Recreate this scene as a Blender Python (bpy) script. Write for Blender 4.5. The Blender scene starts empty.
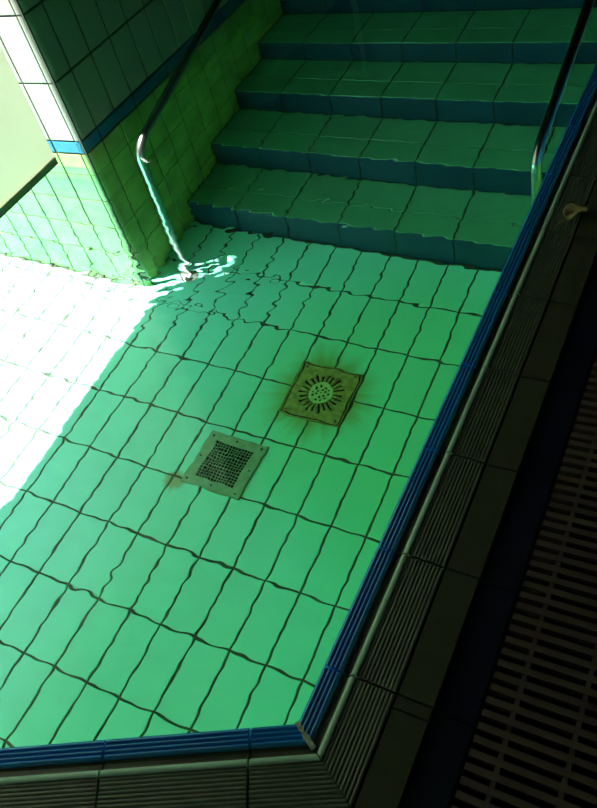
import bpy, math, random
import numpy as np
from mathutils import Matrix, Vector

random.seed(7)
scene = bpy.context.scene
COL = scene.collection

# ------------------------------------------------------------------ camera
cam_data = bpy.data.cameras.new('camera')
cam_data.sensor_fit = 'HORIZONTAL'
cam_data.sensor_width = 36.0
cam_data.lens = 795.1 * 36.0 / 597.0
cam_data.clip_start = 0.02
cam = bpy.data.objects.new('camera', cam_data)
COL.objects.link(cam)
cam.matrix_world = Matrix(((0.87856, -0.18498, 0.44035, 1.2396),
                           (0.42478, 0.72415, -0.54330, -0.9324),
                           (-0.21837, 0.66437, 0.71479, 1.4193),
                           (0, 0, 0, 1)))
scene.camera = cam

# ------------------------------------------------------------------ world, sun, exposure
world = bpy.data.worlds.new('daylight')
scene.world = world
world.use_nodes = True
bg = world.node_tree.nodes['Background']
bg.inputs['Color'].default_value = (0.62, 0.85, 1.0, 1)
bg.inputs['Strength'].default_value = 2.8

sun_data = bpy.data.lights.new('sun', 'SUN')
sun_data.energy = 54.0
sun_data.angle = math.radians(0.8)
sun_data.color = (1.0, 0.97, 0.90)
sun_data.cycles.is_caustics_light = True
sun = bpy.data.objects.new('sun', sun_data)
COL.objects.link(sun)
SUN_DIR = Vector((0.135, 0.115, -1.0)).normalized()          # direction the light travels
sun.rotation_euler = SUN_DIR.to_track_quat('-Z', 'Y').to_euler()
sun.location = (-4, -3, 6)

scene.view_settings.view_transform = 'Standard'
scene.view_settings.look = 'None'
scene.view_settings.exposure = 0.0
scene.view_settings.gamma = 1.0
scene.view_settings.use_curve_mapping = False
scene.cycles.use_denoising = True
scene.cycles.caustics_refractive = True
scene.cycles.caustics_reflective = True
scene.cycles.max_bounces = 16
scene.cycles.diffuse_bounces = 8
scene.cycles.transmission_bounces = 12
scene.cycles.sample_clamp_indirect = 12.0

# ------------------------------------------------------------------ dimensions (metres, water level z = 0)
DEP = 1.1085            # water depth
XR = 0.748              # right pool side
XL = -0.980             # face of the tiled wall beside the stairs
YP = 1.060              # end face of that wall
YS = 1.491              # first riser
RISE, TREAD, NSTEP = 0.184, 0.293, 6
PC = Vector((XR, -0.595))                   # coping corner
D2 = Vector((-0.9021, -0.4315))             # direction of the front pool side
N2 = Vector((0.4315, -0.9021))              # outward normal of it
N1 = Vector((1.0, 0.0))
XCUR = -1.030           # strip curtain
XOUT = -3.4             # far outdoor side
YN = -1.46              # near jamb of the opening

# ------------------------------------------------------------------ materials
def mat(name, color, rough=0.4, var=0.0, noise=0.0, nscale=20.0, bump=0.0, bscale=60.0, metal=0.0, spec=0.5):
    m = bpy.data.materials.new(name)
    m.use_nodes = True
    nt = m.node_tree
    b = nt.nodes['Principled BSDF']
    b.inputs['Roughness'].default_value = rough
    b.inputs['Metallic'].default_value = metal
    b.inputs['Specular IOR Level'].default_value = spec
    c = nt.nodes.new('ShaderNodeRGB')
    c.outputs[0].default_value = (*color, 1)
    last = c.outputs[0]
    tc = nt.nodes.new('ShaderNodeNewGeometry')
    if noise > 0:
        n = nt.nodes.new('ShaderNodeTexNoise')
        n.inputs['Scale'].default_value = nscale
        n.inputs['Detail'].default_value = 4
        nt.links.new(tc.outputs['Position'], n.inputs['Vector'])
        mr = nt.nodes.new('ShaderNodeMapRange')
        mr.inputs['From Min'].default_value = 0.3
        mr.inputs['From Max'].default_value = 0.7
        mr.inputs['To Min'].default_value = 1 - noise
        mr.inputs['To Max'].default_value = 1 + noise * 0.3
        nt.links.new(n.outputs['Fac'], mr.inputs['Value'])
        h = nt.nodes.new('ShaderNodeHueSaturation')
        nt.links.new(last, h.inputs['Color'])
        nt.links.new(mr.outputs['Result'], h.inputs['Value'])
        last = h.outputs['Color']
    if var > 0:
        oi = nt.nodes.new('ShaderNodeObjectInfo')
        mr = nt.nodes.new('ShaderNodeMapRange')
        mr.inputs['To Min'].default_value = 1 - var
        mr.inputs['To Max'].default_value = 1 + var
        nt.links.new(oi.outputs['Random'], mr.inputs['Value'])
        h = nt.nodes.new('ShaderNodeHueSaturation')
        nt.links.new(last, h.inputs['Color'])
        nt.links.new(mr.outputs['Result'], h.inputs['Value'])
        last = h.outputs['Color']
    nt.links.new(last, b.inputs['Base Color'])
    if bump > 0:
        n = nt.nodes.new('ShaderNodeTexNoise')
        n.inputs['Scale'].default_value = bscale
        nt.links.new(tc.outputs['Position'], n.inputs['Vector'])
        bp = nt.nodes.new('ShaderNodeBump')
        bp.inputs['Strength'].default_value = bump
        bp.inputs['Distance'].default_value = 0.002
        nt.links.new(n.outputs['Fac'], bp.inputs['Height'])
        nt.links.new(bp.outputs['Normal'], b.inputs['Normal'])
    m['last'] = 0
    return m, last

def add_stain(m, last, centre, radius, color, amount, rays=0):
    """rust bleeding out round a metal fitting, a mark with a shape of its own"""
    nt = m.node_tree
    b = nt.nodes['Principled BSDF']
    g = nt.nodes.new('ShaderNodeNewGeometry')
    sub = nt.nodes.new('ShaderNodeVectorMath'); sub.operation = 'SUBTRACT'
    sub.inputs[1].default_value = (centre[0], centre[1], -DEP)
    nt.links.new(g.outputs['Position'], sub.inputs[0])
    ln = nt.nodes.new('ShaderNodeVectorMath'); ln.operation = 'LENGTH'
    nt.links.new(sub.outputs[0], ln.inputs[0])
    nrm = nt.nodes.new('ShaderNodeVectorMath'); nrm.operation = 'NORMALIZE'
    nt.links.new(sub.outputs[0], nrm.inputs[0])
    n = nt.nodes.new('ShaderNodeTexNoise')
    n.inputs['Scale'].default_value = 4.0 if rays else 2.0
    n.inputs['Detail'].default_value = 2
    nt.links.new(nrm.outputs[0], n.inputs['Vector'])
    ms = nt.nodes.new('ShaderNodeMapRange')           # ray length by direction
    ms.inputs['From Min'].default_value = 0.3
    ms.inputs['From Max'].default_value = 0.7
    ms.inputs['To Min'].default_value = radius * 0.8
    ms.inputs['To Max'].default_value = radius * 1.15
    nt.links.new(n.outputs['Fac'], ms.inputs['Value'])
    dv = nt.nodes.new('ShaderNodeMath'); dv.operation = 'DIVIDE'
    nt.links.new(ln.outputs['Value'], dv.inputs[0])
    nt.links.new(ms.outputs['Result'], dv.inputs[1])
    mr = nt.nodes.new('ShaderNodeMapRange'); mr.interpolation_type = 'SMOOTHSTEP'
    mr.inputs['From Min'].default_value = 0.42
    mr.inputs['From Max'].default_value = 1.05
    mr.inputs['To Min'].default_value = amount
    mr.inputs['To Max'].default_value = 0.0
    nt.links.new(dv.outputs[0], mr.inputs['Value'])
    mx = nt.nodes.new('ShaderNodeMix'); mx.data_type = 'RGBA'
    nt.links.new(mr.outputs['Result'], mx.inputs['Factor'])
    nt.links.new(last, mx.inputs['A'])
    mx.inputs['B'].default_value = (*color, 1)
    nt.links.new(mx.outputs['Result'], b.inputs['Base Color'])
    return mx.outputs['Result']

DR1 = (-0.002, 0.746)
DR2 = (-0.212, 0.352)
M = {}
M['floor_tile'], l_ = mat('glazed mint floor tile', (0.22, 0.70, 0.58), 0.22, var=0.03, noise=0.05, nscale=9)
l_ = add_stain(M['floor_tile'], l_, (0.30, 0.80), 0.85, (0.17, 0.60, 0.26), 0.65)
l_ = add_stain(M['floor_tile'], l_, DR1, 0.235, (0.19, 0.24, 0.01), 0.85, rays=1)
l_ = add_stain(M['floor_tile'], l_, (-0.36, 0.235), 0.055, (0.30, 0.22, 0.04), 0.75)
M['grout'], _ = mat('dark grout', (0.06, 0.07, 0.05), 0.9, noise=0.3, nscale=40)
M['wall_tile'], _ = mat('pale green wall tile', (0.33, 0.47, 0.14), 0.25, var=0.06, noise=0.30, nscale=7)
M['dry_tile'], _ = mat('grey white wall tile', (0.36, 0.34, 0.29), 0.25, var=0.03, noise=0.05, nscale=6)
M['stripe_tile'], _ = mat('blue stripe tile', (0.02, 0.13, 0.26), 0.2, var=0.05)
M['step_tile'], _ = mat('green step tile', (0.105, 0.31, 0.20), 0.3, var=0.06, noise=0.10, nscale=9)
M['riser_tile'], _ = mat('dark blue riser tile', (0.005, 0.036, 0.10), 0.25, var=0.10)
M['grip_tile'], _ = mat('blue grip tile', (0.035, 0.34, 0.95), 0.2, var=0.05)
M['coping_tile'], _ = mat('olive grey coping tile', (0.12, 0.12, 0.08), 0.33, var=0.05, noise=0.15, nscale=30)
M['rib_tile'], _ = mat('ribbed green grey tile', (0.19, 0.22, 0.16), 0.35, var=0.05, noise=0.15, nscale=30)
M['curb_tile'], _ = mat('navy curb tile', (0.012, 0.016, 0.05), 0.35, var=0.05)
M['grate'], _ = mat('brown plastic grating', (0.15, 0.105, 0.09), 0.5, noise=0.1, nscale=40)
M['gutter'], _ = mat('black gutter', (0.01, 0.01, 0.01), 0.8, noise=0.2)
M['steel'], _ = mat('brushed steel', (0.42, 0.46, 0.42), 0.28, noise=0.05, nscale=80, metal=1.0)
M['brass'], _ = mat('tarnished brass', (0.30, 0.27, 0.06), 0.5, noise=0.5, nscale=38, metal=0.15, bump=0.3)
M['plate'], _ = mat('limed plastic plate', (0.20, 0.30, 0.17), 0.45, noise=0.25, nscale=45)
M['hole'], _ = mat('black sump', (0.006, 0.006, 0.004), 0.9, noise=0.2)
M['screw'], _ = mat('tarnished screw', (0.06, 0.05, 0.03), 0.5, noise=0.2, nscale=200)
M['mortar'], _ = mat('pale crumbling mortar', (0.80, 0.85, 0.74), 0.9, noise=0.3, nscale=160, bump=0.8, bscale=220)
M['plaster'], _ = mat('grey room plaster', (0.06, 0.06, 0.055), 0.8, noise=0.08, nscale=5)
M['lip'], _ = mat('glazed lip with painted highlight', (0.64, 0.93, 0.76), 0.2, var=0.04, noise=0.1, nscale=40)  # bright highlight along the rounded lip is put into its pale base colour
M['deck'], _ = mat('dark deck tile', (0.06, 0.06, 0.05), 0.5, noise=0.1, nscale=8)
M['leaf'], _ = mat('withered yellow leaf', (0.85, 0.68, 0.32), 0.7, noise=0.35, nscale=90)
M['hem'], _ = mat('olive curtain hem', (0.30, 0.33, 0.16), 0.5, noise=0.1)

def curtain_mat():
    m = bpy.data.materials.new('translucent beige plastic')
    m.use_nodes = True
    nt = m.node_tree
    nt.nodes.clear()
    out = nt.nodes.new('ShaderNodeOutputMaterial')
    tr = nt.nodes.new('ShaderNodeBsdfTranslucent')
    df = nt.nodes.new('ShaderNodeBsdfDiffuse')
    n = nt.nodes.new('ShaderNodeTexNoise'); n.inputs['Scale'].default_value = 3
    g = nt.nodes.new('ShaderNodeNewGeometry')
    nt.links.new(g.outputs['Position'], n.inputs['Vector'])
    cr = nt.nodes.new('ShaderNodeMix'); cr.data_type = 'RGBA'
    cr.inputs['A'].default_value = (0.70, 0.71, 0.58, 1)
    cr.inputs['B'].default_value = (0.76, 0.77, 0.65, 1)
    nt.links.new(n.outputs['Fac'], cr.inputs['Factor'])
    nt.links.new(cr.outputs['Result'], tr.inputs['Color'])
    nt.links.new(cr.outputs['Result'], df.inputs['Color'])
    mx = nt.nodes.new('ShaderNodeMixShader'); mx.inputs[0].default_value = 0.5
    nt.links.new(df.outputs[0], mx.inputs[1]); nt.links.new(tr.outputs[0], mx.inputs[2])
    tp = nt.nodes.new('ShaderNodeBsdfTransparent')
    m2 = nt.nodes.new('ShaderNodeMixShader'); m2.inputs[0].default_value = CURTAIN_CLEAR
    nt.links.new(mx.outputs[0], m2.inputs[1]); nt.links.new(tp.outputs[0], m2.inputs[2])
    nt.links.new(m2.outputs[0], out.inputs['Surface'])
    return m
CURTAIN_CLEAR = 0.06
M['curtain'] = curtain_mat()

def water_mat():
    m = bpy.data.materials.new('clear pool water')
    m.use_nodes = True
    nt = m.node_tree
    nt.nodes.clear()
    out = nt.nodes.new('ShaderNodeOutputMaterial')
    gl = nt.nodes.new('ShaderNodeBsdfGlass')
    gl.inputs['Color'].default_value = (0.93, 1.0, 0.96, 1)
    gl.inputs['Roughness'].default_value = 0.0
    gl.inputs['IOR'].default_value = 1.333
    nt.links.new(gl.outputs[0], out.inputs['Surface'])
    return m
M['water'] = water_mat()

# ------------------------------------------------------------------ helpers
def link(name, me, m=None, parent=None, receive=True):
    o = bpy.data.objects.new(name, me)
    COL.objects.link(o)
    if m is not None and me is not None and len(me.materials) == 0:
        me.materials.append(m)
    o.parent = parent
    if me is not None and receive:
        o.cycles.is_caustics_receiver = True
    return o

def mesh(name, verts, faces, smooth=False):
    me = bpy.data.meshes.new(name)
    me.from_pydata([tuple(v) for v in verts], [], [tuple(f) for f in faces])
    me.update()
    if smooth:
        me.polygons.foreach_set('use_smooth', [True] * len(me.polygons))
    return me

def box_data(x0, x1, y0, y1, z0, z1):
    v = [(x0, y0, z0), (x1, y0, z0), (x1, y1, z0), (x0, y1, z0), (x0, y0, z1), (x1, y0, z1), (x1, y1, z1), (x0, y1, z1)]
    f = [(0, 3, 2, 1), (4, 5, 6, 7), (0, 1, 5, 4), (1, 2, 6, 5), (2, 3, 7, 6), (3, 0, 4, 7)]
    return v, f

def box(name, b, m, parent=None):
    v, f = box_data(*b)
    return link(name, mesh(name, v, f), m, parent)

def boxes(name, bl, m, parent=None):
    V, F = [], []
    for b in bl:
        v, f = box_data(*b)
        F += [tuple(i + len(V) for i in q) for q in f]
        V += v
    return link(name, mesh(name, V, F), m, parent)

def empty(name, loc=(0, 0, 0)):
    o = bpy.data.objects.new(name, None)
    COL.objects.link(o)
    o.empty_display_size = 0.1
    o.location = loc
    return o

def tag(o, label, cat=None, group=None, kind=None):
    o['label'] = label
    if cat: o['category'] = cat
    if group: o['group'] = group
    if kind: o['kind'] = kind
    return o

_tiles = {}
def tile_mesh(w, h, t, mname, ch=0.0016):
    key = (round(w, 4), round(h, 4), t, mname)
    if key in _tiles:
        return _tiles[key]
    a, b = w / 2, h / 2
    v = [(-a, -b, -t), (a, -b, -t), (a, b, -t), (-a, b, -t),
         (-a, -b, -ch), (a, -b, -ch), (a, b, -ch), (-a, b, -ch),
         (-a + ch, -b + ch, 0), (a - ch, -b + ch, 0), (a - ch, b - ch, 0), (-a + ch, b - ch, 0)]
    f = [(8, 9, 10, 11)]
    for i in range(4):
        j = (i + 1) % 4
        f.append((4 + i, 4 + j, 8 + j, 8 + i))
        f.append((i, j, 4 + j, 4 + i))
    me = mesh('tile', v, f)
    me.materials.append(M[mname])
    _tiles[key] = me
    return me

def frame(ex, ey, ez):
    return Matrix((ex, ey, ez)).transposed().to_4x4()
UP = frame((1, 0, 0), (0, 1, 0), (0, 0, 1))
FACE_X = frame((0, 1, 0), (0, 0, 1), (1, 0, 0))           # on a wall looking towards +X
FACE_NY = frame((1, 0, 0), (0, 0, 1), (0, -1, 0))         # on a wall looking towards -Y

def put_tile(name, parent, w, h, t, mname, centre, rot, wob=0.0):
    o = link(name, tile_mesh(w, h, t, mname), None, parent)
    mtx = rot.copy()
    if wob:
        mtx = mtx @ Matrix.Rotation(random.gauss(0, wob), 4, 'X') @ Matrix.Rotation(random.gauss(0, wob), 4, 'Y')
    o.matrix_local = Matrix.Translation(centre) @ mtx
    return o

def struct(o, label):
    return tag(o, label, kind='structure')

def cuts(a, b, pitch, phase):
    """joint positions between a and b"""
    k = math.ceil((a - phase) / pitch - 1e-6)
    c = [a]
    while phase + k * pitch < b - 1e-4:
        if phase + k * pitch > a + 1e-4:
            c.append(phase + k * pitch)
        k += 1
    c.append(b)
    return list(zip(c[:-1], c[1:]))

J = 0.0072      # joint width
TH = 0.008

# ------------------------------------------------------------------ structure: pool basin
def diag_y(x):
    """y of the front pool side at x"""
    return PC.y + (x - PC.x) * D2.y / D2.x

floor = struct(box('floor', (XOUT, XR + 0.02, -1.7, YS + 0.02, -DEP - 0.12, -DEP - 0.003), M['grout']),
               'pool floor of mint green tiles with dark joints under clear water')

def in_drain(x0, x1, y0, y1):
    out = []
    a0, a1, b0, b1 = DR1[0] - 0.123, DR1[0] + 0.123, DR1[1] - 0.123, DR1[1] + 0.123
    if x1 <= a0 or x0 >= a1 or y1 <= b0 or y0 >= b1:
        return [(x0, x1, y0, y1)]
    # keep what lies above or below the drain frame
    if y0 < b0: out.append((x0, x1, y0, b0 + J / 2))
    if y1 > b1: out.append((x0, x1, b1 - J / 2, y1))
    return out

for (x0, x1) in cuts(-2.125, XR - 0.005, 0.125, 0.0):
    for (y0, y1) in cuts(-1.5, YS - 0.008, 0.25, 0.0):
        if y1 < diag_y((x0 + x1) / 2) - 0.13 or x1 - x0 < 0.02:
            continue
        if x1 < XL - 0.02 and y0 > YP:
            continue
        yy1 = min(y1, YP - 0.006) if x1 < XL else y1
        for (a0, a1, b0, b1) in in_drain(x0, x1, y0, yy1):
            w, h = a1 - a0 - J, b1 - b0 - J
            if w < 0.01 or h < 0.01: continue
            put_tile('tile', floor, w, h, TH, 'floor_tile',
                     ((a0 + a1) / 2, (b0 + b1) / 2, -DEP + random.uniform(-0.0004, 0.0004)), UP, 0.0006)

# outdoor floor beyond the tiles one can see
struct(box('floor_outdoor', (XOUT, -2.13, -1.7, YP, -DEP - 0.003, -DEP), M['floor_tile']), 'outdoor part of the pool floor beyond the strip curtain')

# the tiled wall beside the stairs (its end face catches the daylight)
R = 0.028   # bullnose radius
wall = struct(box('wall_left', (-2.3, XL - 0.005, YP + 0.005, 5.2, -1.4, 3.1), M['grout']),
              'tiled wall beside the pool stairs with a blue stripe at water level')
ROWS_Z = [(-1.109, -0.84), (-0.84, -0.585), (-0.585, -0.33), (-0.33, -0.075), (-0.075, 0.060), (0.060, 0.113),
          (0.113, 0.343), (0.343, 0.583), (0.583, 0.823), (0.823, 1.063)]
for zi, (z0, z1) in enumerate(ROWS_Z):
    nm = 'stripe_tile' if zi == 5 else ('wall_tile' if zi < 5 else 'dry_tile')
    pn = 'stripe_tile' if zi == 5 else 'tile'
    pitch = 0.25 if zi == 5 else 0.125
    jj = J * 1.0
    # side along the stairs
    ymax = 3.7 if zi < 7 else (2.4 if zi < 9 else 1.9)
    for (y0, y1) in cuts(YP + R - jj * 0.4, ymax, pitch, 1.165):
        if y1 - y0 < 0.012: continue
        put_tile(pn, wall, y1 - y0 - jj, z1 - z0 - jj, TH, nm, (XL, (y0 + y1) / 2, (z0 + z1) / 2), FACE_X, 0.0008)
    # end face
    for (x0, x1) in cuts(-2.0, XL - R + jj * 0.4, pitch, -1.135):
        if x1 - x0 < 0.012: continue
        put_tile(pn, wall, x1 - x0 - jj, z1 - z0 - jj, TH, nm, ((x0 + x1) / 2, YP, (z0 + z1) / 2), FACE_NY, 0.0008)
    # rounded corner piece
    V, F = [], []
    prof = [(XL - R + 0.0, YP)] + [(XL - R + R * math.sin(a), YP + R - R * math.cos(a)) for a in [math.pi / 2 * k / 6 for k in range(1, 6)]] + [(XL, YP + R)]
    prof += [(XL - 0.02, YP + R), (XL - R, YP + 0.02)]
    n = len(prof)
    for z in (z0 + jj / 2, z1 - jj / 2):
        V += [(x, y, z) for x, y in prof]
    for i in range(n):
        j = (i + 1) % n
        F.append((i, j, n + j, n + i))
    F.append(tuple(range(n))[::-1]); F.append(tuple(range(n, 2 * n)))
    link('corner_tile', mesh('corner_tile', V, F), M[nm], wall)

# pool sides that carry the coping, and the outdoor sides
struct(box('wall_right', (XR + 0.004, XR + 0.22, -0.595, 4.6, -1.4, -0.021), M['wall_tile']), 'right side of the pool below the coping')
def prism(name, poly, z0, z1, m):
    n = len(poly)
    V = [(x, y, z0) for x, y in poly] + [(x, y, z1) for x, y in poly]
    F = [tuple(range(n))[::-1], tuple(range(n, 2 * n))] + [(i, (i + 1) % n, n + (i + 1) % n, n + i) for i in range(n)]
    return link(name, mesh(name, V, F), m)
E2 = PC + D2 * 2.02
a2, b2 = PC + N2 * 0.004, E2 + N2 * 0.004
struct(prism('wall_front', [tuple(b2), tuple(b2 + N2 * 0.20), tuple(a2 + N2 * 0.20 + Vector((0.22, 0))), (PC.x + 0.22, PC.y), tuple(a2)], -1.4, -0.021, M['wall_tile']),
       'front side of the pool below the coping')
struct(box('wall_outdoor_far', (XOUT - 0.2, XOUT, -2.0, 2.0, -1.25, 0.05), M['wall_tile']), 'far side of the outdoor pool part')
struct(box('wall_outdoor_near', (XOUT, -1.06, -2.0, YN, -1.25, 0.05), M['wall_tile']), 'near side of the outdoor pool part')
struct(box('wall_outdoor_end', (XOUT, -2.3, YP, 2.0, -1.25, 0.05), M['wall_tile']), 'end side of the outdoor pool part')

# the room round the pool: a dim hall, open to daylight only through the swim-out opening
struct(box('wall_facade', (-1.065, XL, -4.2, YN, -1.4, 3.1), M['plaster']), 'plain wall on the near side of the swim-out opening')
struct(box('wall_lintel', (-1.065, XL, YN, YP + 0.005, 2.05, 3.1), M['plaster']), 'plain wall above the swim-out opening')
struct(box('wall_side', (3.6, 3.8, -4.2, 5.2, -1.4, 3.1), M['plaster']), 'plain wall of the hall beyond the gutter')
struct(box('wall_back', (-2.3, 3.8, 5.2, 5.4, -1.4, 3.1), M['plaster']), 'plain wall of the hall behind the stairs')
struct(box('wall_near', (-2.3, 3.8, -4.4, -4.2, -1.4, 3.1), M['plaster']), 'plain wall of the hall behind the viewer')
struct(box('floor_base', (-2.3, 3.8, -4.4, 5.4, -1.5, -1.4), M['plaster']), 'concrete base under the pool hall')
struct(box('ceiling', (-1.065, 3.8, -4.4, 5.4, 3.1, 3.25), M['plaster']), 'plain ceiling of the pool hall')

# ------------------------------------------------------------------ stairs
stairs = empty('pool_stairs', (0, YS, -DEP))
tag(stairs, 'wide submerged pool stairs with green treads and dark blue risers', 'stairs')
for k in range(NSTEP):
    y0 = k * TREAD
    z0, z1 = k * RISE, (k + 1) * RISE
    last = k == NSTEP - 1
    y1 = (y0 + TREAD + 0.01) if not last else 3.7 - YS
    st = box('step', (XL + 0.001, XR + 0.002, y0 + 0.006, y1, -0.1, z1 - 0.006), M['grout'], stairs)
    for (x0, x1) in cuts(XL + 0.004, XR - 0.002, 0.25, 0.026):
        if x1 - x0 < 0.012: continue
        put_tile('riser_tile', st, x1 - x0 - J * 0.5, RISE - 0.004, 0.007, 'riser_tile',
                 ((x0 + x1) / 2, y0, (z0 + z1) / 2 - 0.002), FACE_NY, 0.001)
        rows = ((y0 + 0.001, y0 + 0.1265), (y0 + 0.1265, y0 + TREAD - 0.001))
        if last:
            rows = tuple((y0 + i * 0.125, y0 + (i + 1) * 0.125) for i in range(5))
        for (ya, yb) in rows:
            put_tile('tread_tile', st, x1 - x0 - J, yb - ya - J * 0.6, TH, 'step_tile',
                     ((x0 + x1) / 2, (ya + yb) / 2, z1), UP, 0.001)

# ------------------------------------------------------------------ coping
def rib_profile(u0, u1, n, z0, z1, amp, seg=4):
    out = []
    for i in range(n * seg + 1):
        t = i / (n * seg)
        ph = (i % seg) / seg
        r = amp * math.sin(math.pi * ph) if seg > 2 else 0
        out.append((u0 + (u1 - u0) * t, z0 + (z1 - z0) * t + r))
    return out

ZC = 0.106
def z_(prof):
    return [(u * 0.93, ZC + dz) for u, dz in prof]
grip_prof = z_([(0.010, -0.127), (0.0, -0.125), (0.0, -0.004), (0.0012, -0.001)] + rib_profile(0.0020, 0.0375, 4, -0.0015, -0.0005, 0.0040, 6) + [(0.038, -0.012), (0.034, -0.127)])
body_prof = z_([(0.0385, -0.06), (0.0385, -0.006), (0.044, -0.008), (0.050, -0.0075), (0.0535, -0.0065), (0.0535, -0.06)])
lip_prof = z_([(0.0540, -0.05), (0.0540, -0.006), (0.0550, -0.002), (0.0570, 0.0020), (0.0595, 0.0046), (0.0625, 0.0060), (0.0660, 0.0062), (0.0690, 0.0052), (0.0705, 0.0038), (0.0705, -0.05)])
rib_prof = z_([(0.0708, -0.05)] + rib_profile(0.0708, 0.146, 10, 0.002, -0.006, 0.0012, 4) + [(0.147, -0.012), (0.147, -0.05)])
flat_prof = z_([(0.1495, -0.06), (0.1495, -0.008), (0.151, -0.0065), (0.216, -0.0085), (0.2175, -0.010), (0.2175, -0.06)])
curb_prof = z_([(0.2185, -0.10), (0.2185, -0.022), (0.221, -0.020), (0.288, -0.024), (0.292, -0.028), (0.292, -0.10)])
MITRE = (N1 + N2) / (1 + N1.dot(N2))

def run_piece(name, parent, prof, mname, run, s0, s1, mitre=False, gap=0.0022, smooth=False):
    """sweep a profile from s0 to s1 along one side; s = 0 is the corner, u runs outwards"""
    d, nrm = (Vector((0, 1)), N1) if run == 1 else (D2, N2)
    n = len(prof)
    V = []
    for e, s in ((0, s0), (1, s1)):
        for u, z in prof:
            if mitre and e == 0:
                p2 = PC + MITRE * u + d * gap * 0.5
            else:
                p2 = PC + d * (s + (gap if e == 0 else -gap)) + nrm * u
            V.append((p2.x, p2.y, z))
    F = []
    for i in range(n):
        j = (i + 1) % n
        q = (i, j, n + j, n + i)
        F.append(q if run == 1 else q[::-1])
    c0, c1 = tuple(range(n)), tuple(range(n, 2 * n))
    F.append(c0[::-1] if run == 1 else c0); F.append(c1 if run == 1 else c1[::-1])
    return link(name, mesh(name, V, F), M[mname], parent)

PITCH = 0.2535
cop1 = empty('pool_coping', (0, 0, 0))
tag(cop1, 'dark ribbed pool coping with blue grip tiles beside the gutter grating', 'coping')
cop2 = empty('pool_coping', (0, 0, 0))
tag(cop2, 'dark ribbed pool coping with blue grip tiles on the short slanting side', 'coping')
for run, par, first, smax in ((1, cop1, 0.107, 4.9), (2, cop2, 0.082, 2.0)):
    ss = [0.0]
    s = first
    while s < smax:
        ss.append(s); s += PITCH if run == 1 else 0.262
    for i, (s0, s1) in enumerate(zip(ss[:-1], ss[1:])):
        mt = i == 0
        run_piece('grip_tile', par, grip_prof, 'grip_tile', run, s0, s1, mt)
        run_piece('ribbed_tile', par, rib_prof, 'rib_tile', run, s0, s1, mt)
        run_piece('trough_tile', par, body_prof, 'coping_tile', run, s0, s1, mt)
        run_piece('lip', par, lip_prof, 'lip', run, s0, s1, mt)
        f0 = s0
        if run == 1 and i == 0:
            run_piece('flat_tile', par, flat_prof, 'coping_tile', run, s0, s1 - 0.024, mt)
            run_piece('filler_tile', par, flat_prof, 'coping_tile', run, s1 - 0.024, s1)
        else:
            run_piece('flat_tile', par, flat_prof, 'coping_tile', run, s0, s1, mt)
        run_piece('curb_tile', par, curb_prof, 'curb_tile', run, s0, s1, mt, gap=0.001)
    bed = z_([(0.012, -0.127), (0.012, -0.04), (0.036, -0.016), (0.052, -0.013), (0.146, -0.012), (0.2185, -0.014), (0.2185, -0.03), (0.285, -0.03), (0.285, -0.127)])
    run_piece('bed', par, bed, 'grout', run, 0.0, ss[-1], True, gap=0.0)

# mortar showing in the mitre of the grip tiles
V, F = [], []
rng = random.Random(3)
for i in range(9):
    u = 0.001 + i * 0.0047
    c = PC + MITRE * u
    w = rng.uniform(0.0035, 0.0062)
    h = ZC + rng.uniform(0.003, 0.0055)
    t = Vector((MITRE.y, -MITRE.x)).normalized() * w
    o_ = MITRE.normalized() * 0.003
    base = len(V)
    for sgn in ((-1, -1), (1, -1), (1, 1), (-1, 1)):
        p2 = c + t * sgn[0] + o_ * sgn[1]
        V.append((p2.x, p2.y, ZC - 0.02))
    for sgn in ((-1, -1), (1, -1), (1, 1), (-1, 1)):
        p2 = c + t * sgn[0] * 0.8 + o_ * sgn[1] * 0.9
        V.append((p2.x, p2.y, h))
    F += [tuple(base + i for i in q) for q in ((4, 5, 6, 7), (0, 1, 5, 4), (1, 2, 6, 5), (2, 3, 7, 6), (3, 0, 4, 7))]
link('mortar', mesh('mortar', V, F), M['mortar'], cop1)

# ------------------------------------------------------------------ gutter with its grating, deck beyond
GX0, GX1 = 1.024, 1.34
ZD = ZC - 0.026
struct(boxes('floor_gutter', [(XR + 0.221, GX1 + 0.03, -4.2, 5.2, -0.25, -0.20), (GX1 + 0.006, GX1 + 0.03, -4.2, 5.2, -0.20, ZD)], M['gutter']),
       'black overflow gutter under the grating')
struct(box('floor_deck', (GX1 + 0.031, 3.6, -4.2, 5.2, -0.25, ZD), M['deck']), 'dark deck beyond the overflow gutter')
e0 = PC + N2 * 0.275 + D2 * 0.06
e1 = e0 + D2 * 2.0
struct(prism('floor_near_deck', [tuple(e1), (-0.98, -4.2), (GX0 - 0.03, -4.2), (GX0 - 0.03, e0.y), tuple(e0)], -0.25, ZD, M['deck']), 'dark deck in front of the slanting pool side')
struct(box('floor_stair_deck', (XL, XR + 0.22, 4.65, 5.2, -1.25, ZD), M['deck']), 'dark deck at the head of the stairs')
grating = empty('gutter_grating', (GX0, 0, ZC - 0.016))
tag(grating, 'brown plastic slatted grating over the gutter beside the coping', 'grating')
slv, slf = box_data(0, GX1 - GX0, -0.0058, 0.0058, -0.022, 0.0)
for i in (4, 5): pass
slv = [(x, y * (0.72 if z < -0.01 else 0.86), z) if z < -0.01 else (x, y, z) for x, y, z in slv]
slat_me = mesh('slat', slv, slf)
yy = -1.05
while yy < 2.4:
    o = link('slat', slat_me, M['grate'], grating)
    o.location = (0, yy, random.uniform(-0.0006, 0.0006))
    yy += 0.0226
for x in (1.071, 1.169, 1.267):
    box('cross_bar', (x - GX0 - 0.004, x - GX0 + 0.004, -1.06, 2.4, -0.020, -0.0012), M['grate'], grating)
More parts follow.
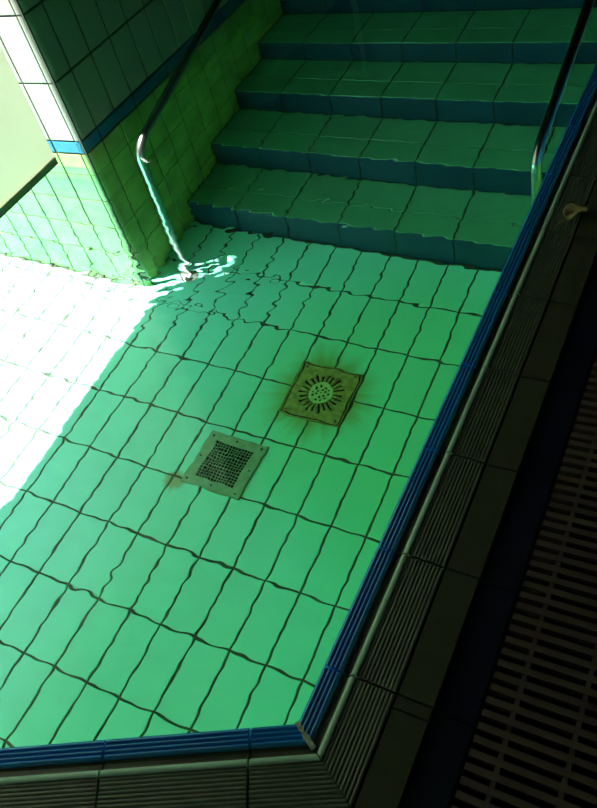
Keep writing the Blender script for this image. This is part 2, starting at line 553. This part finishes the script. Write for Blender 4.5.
box('rim', (GX1 - GX0 - 0.002, GX1 - GX0 + 0.004, -1.06, 2.4, -0.022, -0.001), M['grate'], grating)

# ------------------------------------------------------------------ handrails
def tube(path, rad, seg=14):
    pts = [Vector(q) for q in path]
    V, F = [], []
    prev = None
    for i, q in enumerate(pts):
        t = (pts[min(i + 1, len(pts) - 1)] - pts[max(i - 1, 0)]).normalized()
        if prev is None:
            a = t.orthogonal().normalized()
        else:
            a = (prev - t * prev.dot(t)).normalized()
        prev = a
        b = t.cross(a)
        r = rad[i] if isinstance(rad, (list, tuple)) else rad
        for k in range(seg):
            an = 2 * math.pi * k / seg
            V.append(q + a * (r * math.cos(an)) + b * (r * math.sin(an)))
        if i:
            for k in range(seg):
                k2 = (k + 1) % seg
                F.append(((i - 1) * seg + k, (i - 1) * seg + k2, i * seg + k2, i * seg + k))
    F.append(tuple(range(seg))[::-1])
    F.append(tuple(range((len(pts) - 1) * seg, len(pts) * seg)))
    return V, F

def bend(p0, p1, p2, rad, n=8):
    a = (Vector(p0) - Vector(p1)).normalized(); b = (Vector(p2) - Vector(p1)).normalized()
    q0, q2 = Vector(p1) + a * rad, Vector(p1) + b * rad
    return [(q0 * (1 - t) ** 2 + Vector(p1) * 2 * t * (1 - t) + q2 * t * t) for t in [i / n for i in range(n + 1)]]

def handrail(x, y, label, slope, ylen):
    root = empty('handrail', (x, y, -DEP))
    tag(root, label, 'handrail', 'handrails of the pool stairs')
    top = DEP + 0.03
    p0, p1 = (0, 0, 0.0), (0, 0, top)
    p2 = (0, ylen, top + slope * ylen)
    p3 = (0, ylen + 0.55, top + slope * ylen + 0.30)
    path = [Vector(p0), Vector((0, 0, top * 0.5))] + bend(p0, p1, p2, 0.07) + bend(p1, p2, p3, 0.12) + [Vector(p3)]
    V, F = tube(path, 0.0165)
    link('rail', mesh('rail', V, F, True), M['steel'], root)
    V, F = tube([(0, 0, 0), (0, 0, 0.006), (0, 0, 0.007)], [0.042, 0.042, 0.03], 20)
    link('base_flange', mesh('base_flange', V, F), M['steel'], root)
    # upper post down to a tread
    py = ylen + 0.5
    ky = int((y + py - YS) / TREAD)
    zt = min(NSTEP, ky + 1) * RISE
    V, F = tube([(0, py, zt), (0, py, top + slope * ylen + 0.27)], 0.0165)
    link('upper_post', mesh('upper_post', V, F, True), M['steel'], root)
    return root
handrail(-0.825, 1.165, 'steel stair handrail beside the tiled wall with the blue stripe', 0.27, 1.5)
handrail(0.668, 1.245, 'steel stair handrail close to the blue grip tiles of the coping', 0.23, 1.5)

# ------------------------------------------------------------------ floor drains
def plate_curve(name, outer, holes, depth, bevel=0.0):
    cu = bpy.data.curves.new(name, 'CURVE')
    cu.dimensions = '2D'
    cu.fill_mode = 'BOTH'
    cu.extrude = depth / 2
    for loop in [outer] + holes:
        sp = cu.splines.new('POLY')
        sp.points.add(len(loop) - 1)
        for q, (x, y) in zip(sp.points, loop):
            q.co = (x, y, 0, 1)
        sp.use_cyclic_u = True
    tmp = bpy.data.objects.new('tmp', cu)
    COL.objects.link(tmp)
    dg = bpy.context.evaluated_depsgraph_get()
    me = bpy.data.meshes.new_from_object(tmp.evaluated_get(dg))
    bpy.data.objects.remove(tmp)
    bpy.data.curves.remove(cu)
    me.name = name
    return me

def rect(w, h, cx=0, cy=0):
    return [(cx - w / 2, cy - h / 2), (cx + w / 2, cy - h / 2), (cx + w / 2, cy + h / 2), (cx - w / 2, cy + h / 2)]
def circ(r, cx=0, cy=0, n=10):
    return [(cx + r * math.cos(2 * math.pi * k / n), cy + r * math.sin(2 * math.pi * k / n)) for k in range(n)]
def slot(r0, r1, w0, w1, ang):
    c, s = math.cos(ang), math.sin(ang)
    pts = [(r0, -w0), (r1 - w1, -w1), (r1, 0), (r1 - w1, w1), (r0, w0), (r0 - w0, 0)]
    return [(x * c - y * s, x * s + y * c) for x, y in pts]

def screw(parent, x, y, z, r=0.005):
    V, F = tube([(0, 0, 0), (0, 0, 0.0018), (0, 0, 0.0026)], [r, r, r * 0.7], 10)
    o = link('screw', mesh('screw', V, F), M['screw'], parent)
    o.location = (x, y, z)

d1 = empty('floor_drain', (DR1[0], DR1[1], -DEP))
tag(d1, 'rusty brown drain cover with radiating slots and stained tiles round it', 'drain')
holes = []
NS = 22
for k in range(NS):
    a = 2 * math.pi * (k + 0.5) / NS
    holes.append(slot(0.049, 0.092 if k % 2 else 0.084, 0.0026, 0.0048, a))
for k in range(10):
    a = 2 * math.pi * k / 10
    holes.append(circ(0.0054, 0.031 * math.cos(a), 0.031 * math.sin(a), 8))
for k in range(6):
    a = 2 * math.pi * (k + .5) / 6
    holes.append(circ(0.0056, 0.0165 * math.cos(a), 0.0165 * math.sin(a), 8))
holes.append(circ(0.004, 0, 0, 8))
o = link('cover_plate', plate_curve('cover_plate', rect(0.226, 0.226), holes, 0.004), M['brass'], d1)
o.location.z = 0.003
# raised boss: a flat ring with the same holes in the middle
boss = plate_curve('centre_boss', circ(0.047, n=40), holes[NS:], 0.003)
M['boss'], _ = mat('worn centre boss', (0.34, 0.46, 0.17), 0.45, noise=0.25, nscale=60)
o = link('centre_boss', boss, M['boss'], d1); o.location.z = 0.0066
# ribs between the slots
for k in range(NS):
    a = 2 * math.pi * k / NS
    V, F = tube([(0.046, 0, 0), (0.07, 0, 0.001), (0.094, 0, -0.001)], [0.0022, 0.0024, 0.0014], 6)
    o = link('rib', mesh('rib', V, F, True), M['brass'], d1)
    o.rotation_euler.z = a; o.location.z = 0.0052
fr = plate_curve('frame', rect(0.245, 0.245), [rect(0.238, 0.238)], 0.006)
o = link('frame', fr, M['brass'], d1); o.location.z = 0.002
for sx in (-1, 1):
    for sy in (-1, 1):
        screw(d1, sx * 0.100, sy * 0.100, 0.005)
o = box('sump', (-0.119, 0.119, -0.119, 0.119, -0.0028, -0.0012), M['hole'], d1)

d2 = empty('floor_drain', (DR2[0], DR2[1], -DEP))
tag(d2, 'pale square drain cover with a fine grid of holes laid over the tiles', 'drain')
d2.rotation_euler.z = math.radians(-1.2)
holes = []
NG = 13
pit = 0.160 / NG
for i in range(NG):
    for j in range(NG):
        s = pit * (0.90 if (i + j) % 2 == 0 else 0.82)
        holes.append(rect(s, s, (i - (NG - 1) / 2) * pit, (j - (NG - 1) / 2) * pit))
pl = plate_curve('cover_plate', rect(0.238, 0.228), holes, 0.004)
o = link('cover_plate', pl, M['plate'], d2); o.location.z = 0.0065
box('sump', (-0.09, 0.09, -0.09, 0.09, 0.0004, 0.0018), M['hole'], d2)
V, F = [], []
for (sx, sy) in ((-1, -1), (-1, 1), (1, -1), (1, 1), (0, 1), (0, -1), (-1, 0), (1, 0)):
    screw(d2, sx * 0.103, sy * 0.098, 0.0085, 0.0052)
boxes('sealant_rim', [(-0.120, 0.120, -0.1165, -0.1135, 0.0003, 0.006), (-0.120, 0.120, 0.1135, 0.116, 0.0003, 0.005),
                      (-0.1215, -0.1185, -0.116, 0.116, 0.0003, 0.005), (0.1185, 0.1215, -0.116, 0.116, 0.0003, 0.005)], M['plate'], d2)

# ------------------------------------------------------------------ strip curtain of the swim-out opening
cur = empty('strip_curtain', (XCUR, 0, 0))
tag(cur, 'pale beige translucent strip curtain hanging to the water at the bright opening', 'curtain')
sw = 0.40
y_hi = 0.955
k = 0
while y_hi > YN + 0.02:
    y_lo = max(y_hi - sw, YN + 0.004)
    off = 0.0 if k % 2 == 0 else -0.010
    n = 10
    V, F = [], []
    for i in range(n + 1):
        t = i / n
        y = y_lo + (y_hi - y_lo) * t
        bow = 0.004 * math.sin(math.pi * t)
        for z in (0.112, 2.05):
            for th in (-0.0015, 0.0015):
                V.append((off + bow + th, y, z))
    for i in range(n):
        a = i * 4; b = a + 4
        F += [(a + 1, b + 1, b + 3, a + 3), (a, a + 2, b + 2, b), (a, b, b + 1, a + 1), (a + 2, a + 3, b + 3, b + 2)]
    F += [(0, 1, 3, 2), (n * 4, n * 4 + 2, n * 4 + 3, n * 4 + 1)]
    st = link('strip', mesh('strip', V, F, False), M['curtain'], cur)
    box('hem', (off - 0.004, off + 0.009, y_lo + 0.004, y_hi - 0.004, 0.090, 0.116), M['hem'], st)
    y_hi -= sw - 0.03
    k += 1
box('rail', (-0.03, 0.02, YN, YP, 2.02, 2.05), M['steel'], cur)

# ------------------------------------------------------------------ withered leaf on the coping
def leaf():
    V, F = [], []
    nu, nv = 9, 5
    for i in range(nu):
        t = i / (nu - 1)
        w = 0.017 * math.sin(math.pi * min(1, t * 0.93 + 0.05)) ** 0.8
        for j in range(nv):
            s = j / (nv - 1) * 2 - 1
            x = -0.030 + 0.060 * t
            y = s * w + 0.004 * math.sin(t * 5)
            z = 0.006 + 0.010 * abs(s) ** 1.5 * math.sin(t * 3.0 + 0.3) + 0.004 * math.sin(t * 9 + s * 2) + 0.002
            V.append((x, y, z))
    for i in range(nu - 1):
        for j in range(nv - 1):
            a = i * nv + j
            F.append((a, a + nv, a + nv + 1, a + 1))
    return mesh('leaf', V, F, True)
lf = empty('dead_leaf', (0.871, 0.859, ZC - 0.003))
tag(lf, 'small curled yellow leaf lying on the ribbed coping', 'leaf')
lf.scale = (1.25, 1.5, 1.3)
lf.rotation_euler.z = math.radians(62)
bl = link('blade', leaf(), M['leaf'], lf)
so = bl.modifiers.new('thick', 'SOLIDIFY'); so.thickness = 0.0012
V, F = tube([(-0.028, 0, 0.008), (-0.036, 0.002, 0.006), (-0.046, 0.006, 0.003)], [0.0014, 0.0012, 0.001], 6)
link('stalk', mesh('stalk', V, F, True), M['leaf'], lf)

# ------------------------------------------------------------------ water surface
def water():
    xs = np.concatenate([np.arange(XOUT, -1.9, 0.05), np.arange(-1.9, -1.3, 0.012), np.arange(-1.3, XR + 0.0001, 0.006)])
    xs[-1] = XR - 0.0005
    ys = np.concatenate([np.arange(-1.46, 1.5, 0.006), np.arange(1.5, 1.9, 0.01), np.arange(1.9, 2.98, 0.014)])
    X, Y = np.meshgrid(xs, ys, indexing='ij')
    rs = np.random.RandomState(11)
    Z = np.zeros_like(X)
    # long lazy swell and small capillary wobble everywhere
    for lam_lo, lam_hi, slope, num in ((0.16, 0.45, 0.004, 10), (0.021, 0.05, 0.0075, 30)):
        for _ in range(num):
            lam = rs.uniform(lam_lo, lam_hi); th = rs.uniform(0, 2 * math.pi); k = 2 * math.pi / lam
            a = slope / k / math.sqrt(num / 2)
            Z += a * np.sin(k * (X * math.cos(th) + Y * math.sin(th)) + rs.uniform(0, 6.28))
    # livelier ripples in front of the stairs and at the wall corner
    env = np.exp(-(((X + 0.22) / 0.36) ** 2 + ((Y - 0.49) / 0.17) ** 2)) + 0.30 * np.exp(-(((X + 0.2) / 0.6) ** 2 + ((Y - 0.95) / 0.3) ** 2))
    env = env + 0.30 * np.exp(-(((X - 0.32) / 0.30) ** 2 + ((Y + 0.42) / 0.20) ** 2))
    Zr = np.zeros_like(X)
    for _ in range(34):
        lam = rs.uniform(0.022, 0.055); th = math.radians(rs.uniform(40, 130)); k = 2 * math.pi / lam
        a = 0.05 / k / math.sqrt(17)
        Zr += a * np.sin(k * (X * math.cos(th) + Y * math.sin(th)) + rs.uniform(0, 6.28))
    Z += Zr * env
    nx, ny = len(xs), len(ys)
    V = np.stack([X.ravel(), Y.ravel(), Z.ravel()], 1)
    I, Jx = np.meshgrid(np.arange(nx - 1), np.arange(ny - 1), indexing='ij')
    a = (I * ny + Jx).ravel()
    F = np.stack([a, a + ny, a + ny + 1, a + 1], 1)
    cx = (xs[:-1] + xs[1:]) / 2; cy = (ys[:-1] + ys[1:]) / 2
    CX, CY = np.meshgrid(cx, cy, indexing='ij')
    keep = ((CY > PC.y + (CX - PC.x) * (D2.y / D2.x) + 0.002) | (CX < -1.06)) & ~((CX < XL + 0.001) & (CY > YP - 0.001))
    F = F[keep.ravel()]
    used = np.zeros(len(V), bool); used[F.ravel()] = True
    remap = np.cumsum(used) - 1
    me = bpy.data.meshes.new('water_surface')
    Vn, Fn = V[used], remap[F]
    me.vertices.add(len(Vn)); me.vertices.foreach_set('co', Vn.ravel())
    me.loops.add(Fn.size); me.loops.foreach_set('vertex_index', Fn.ravel().astype(np.int32))
    me.polygons.add(len(Fn))
    me.polygons.foreach_set('loop_start', np.arange(0, Fn.size, 4, dtype=np.int32))
    me.polygons.foreach_set('use_smooth', np.ones(len(Fn), bool))
    me.update(calc_edges=True)
    me.validate()
    return me
wo = link('pool_water', water(), M['water'], None, receive=False)
tag(wo, 'clear greenish pool water with gentle ripples over the tiles', 'water', kind='stuff')
wo.cycles.is_caustics_caster = True
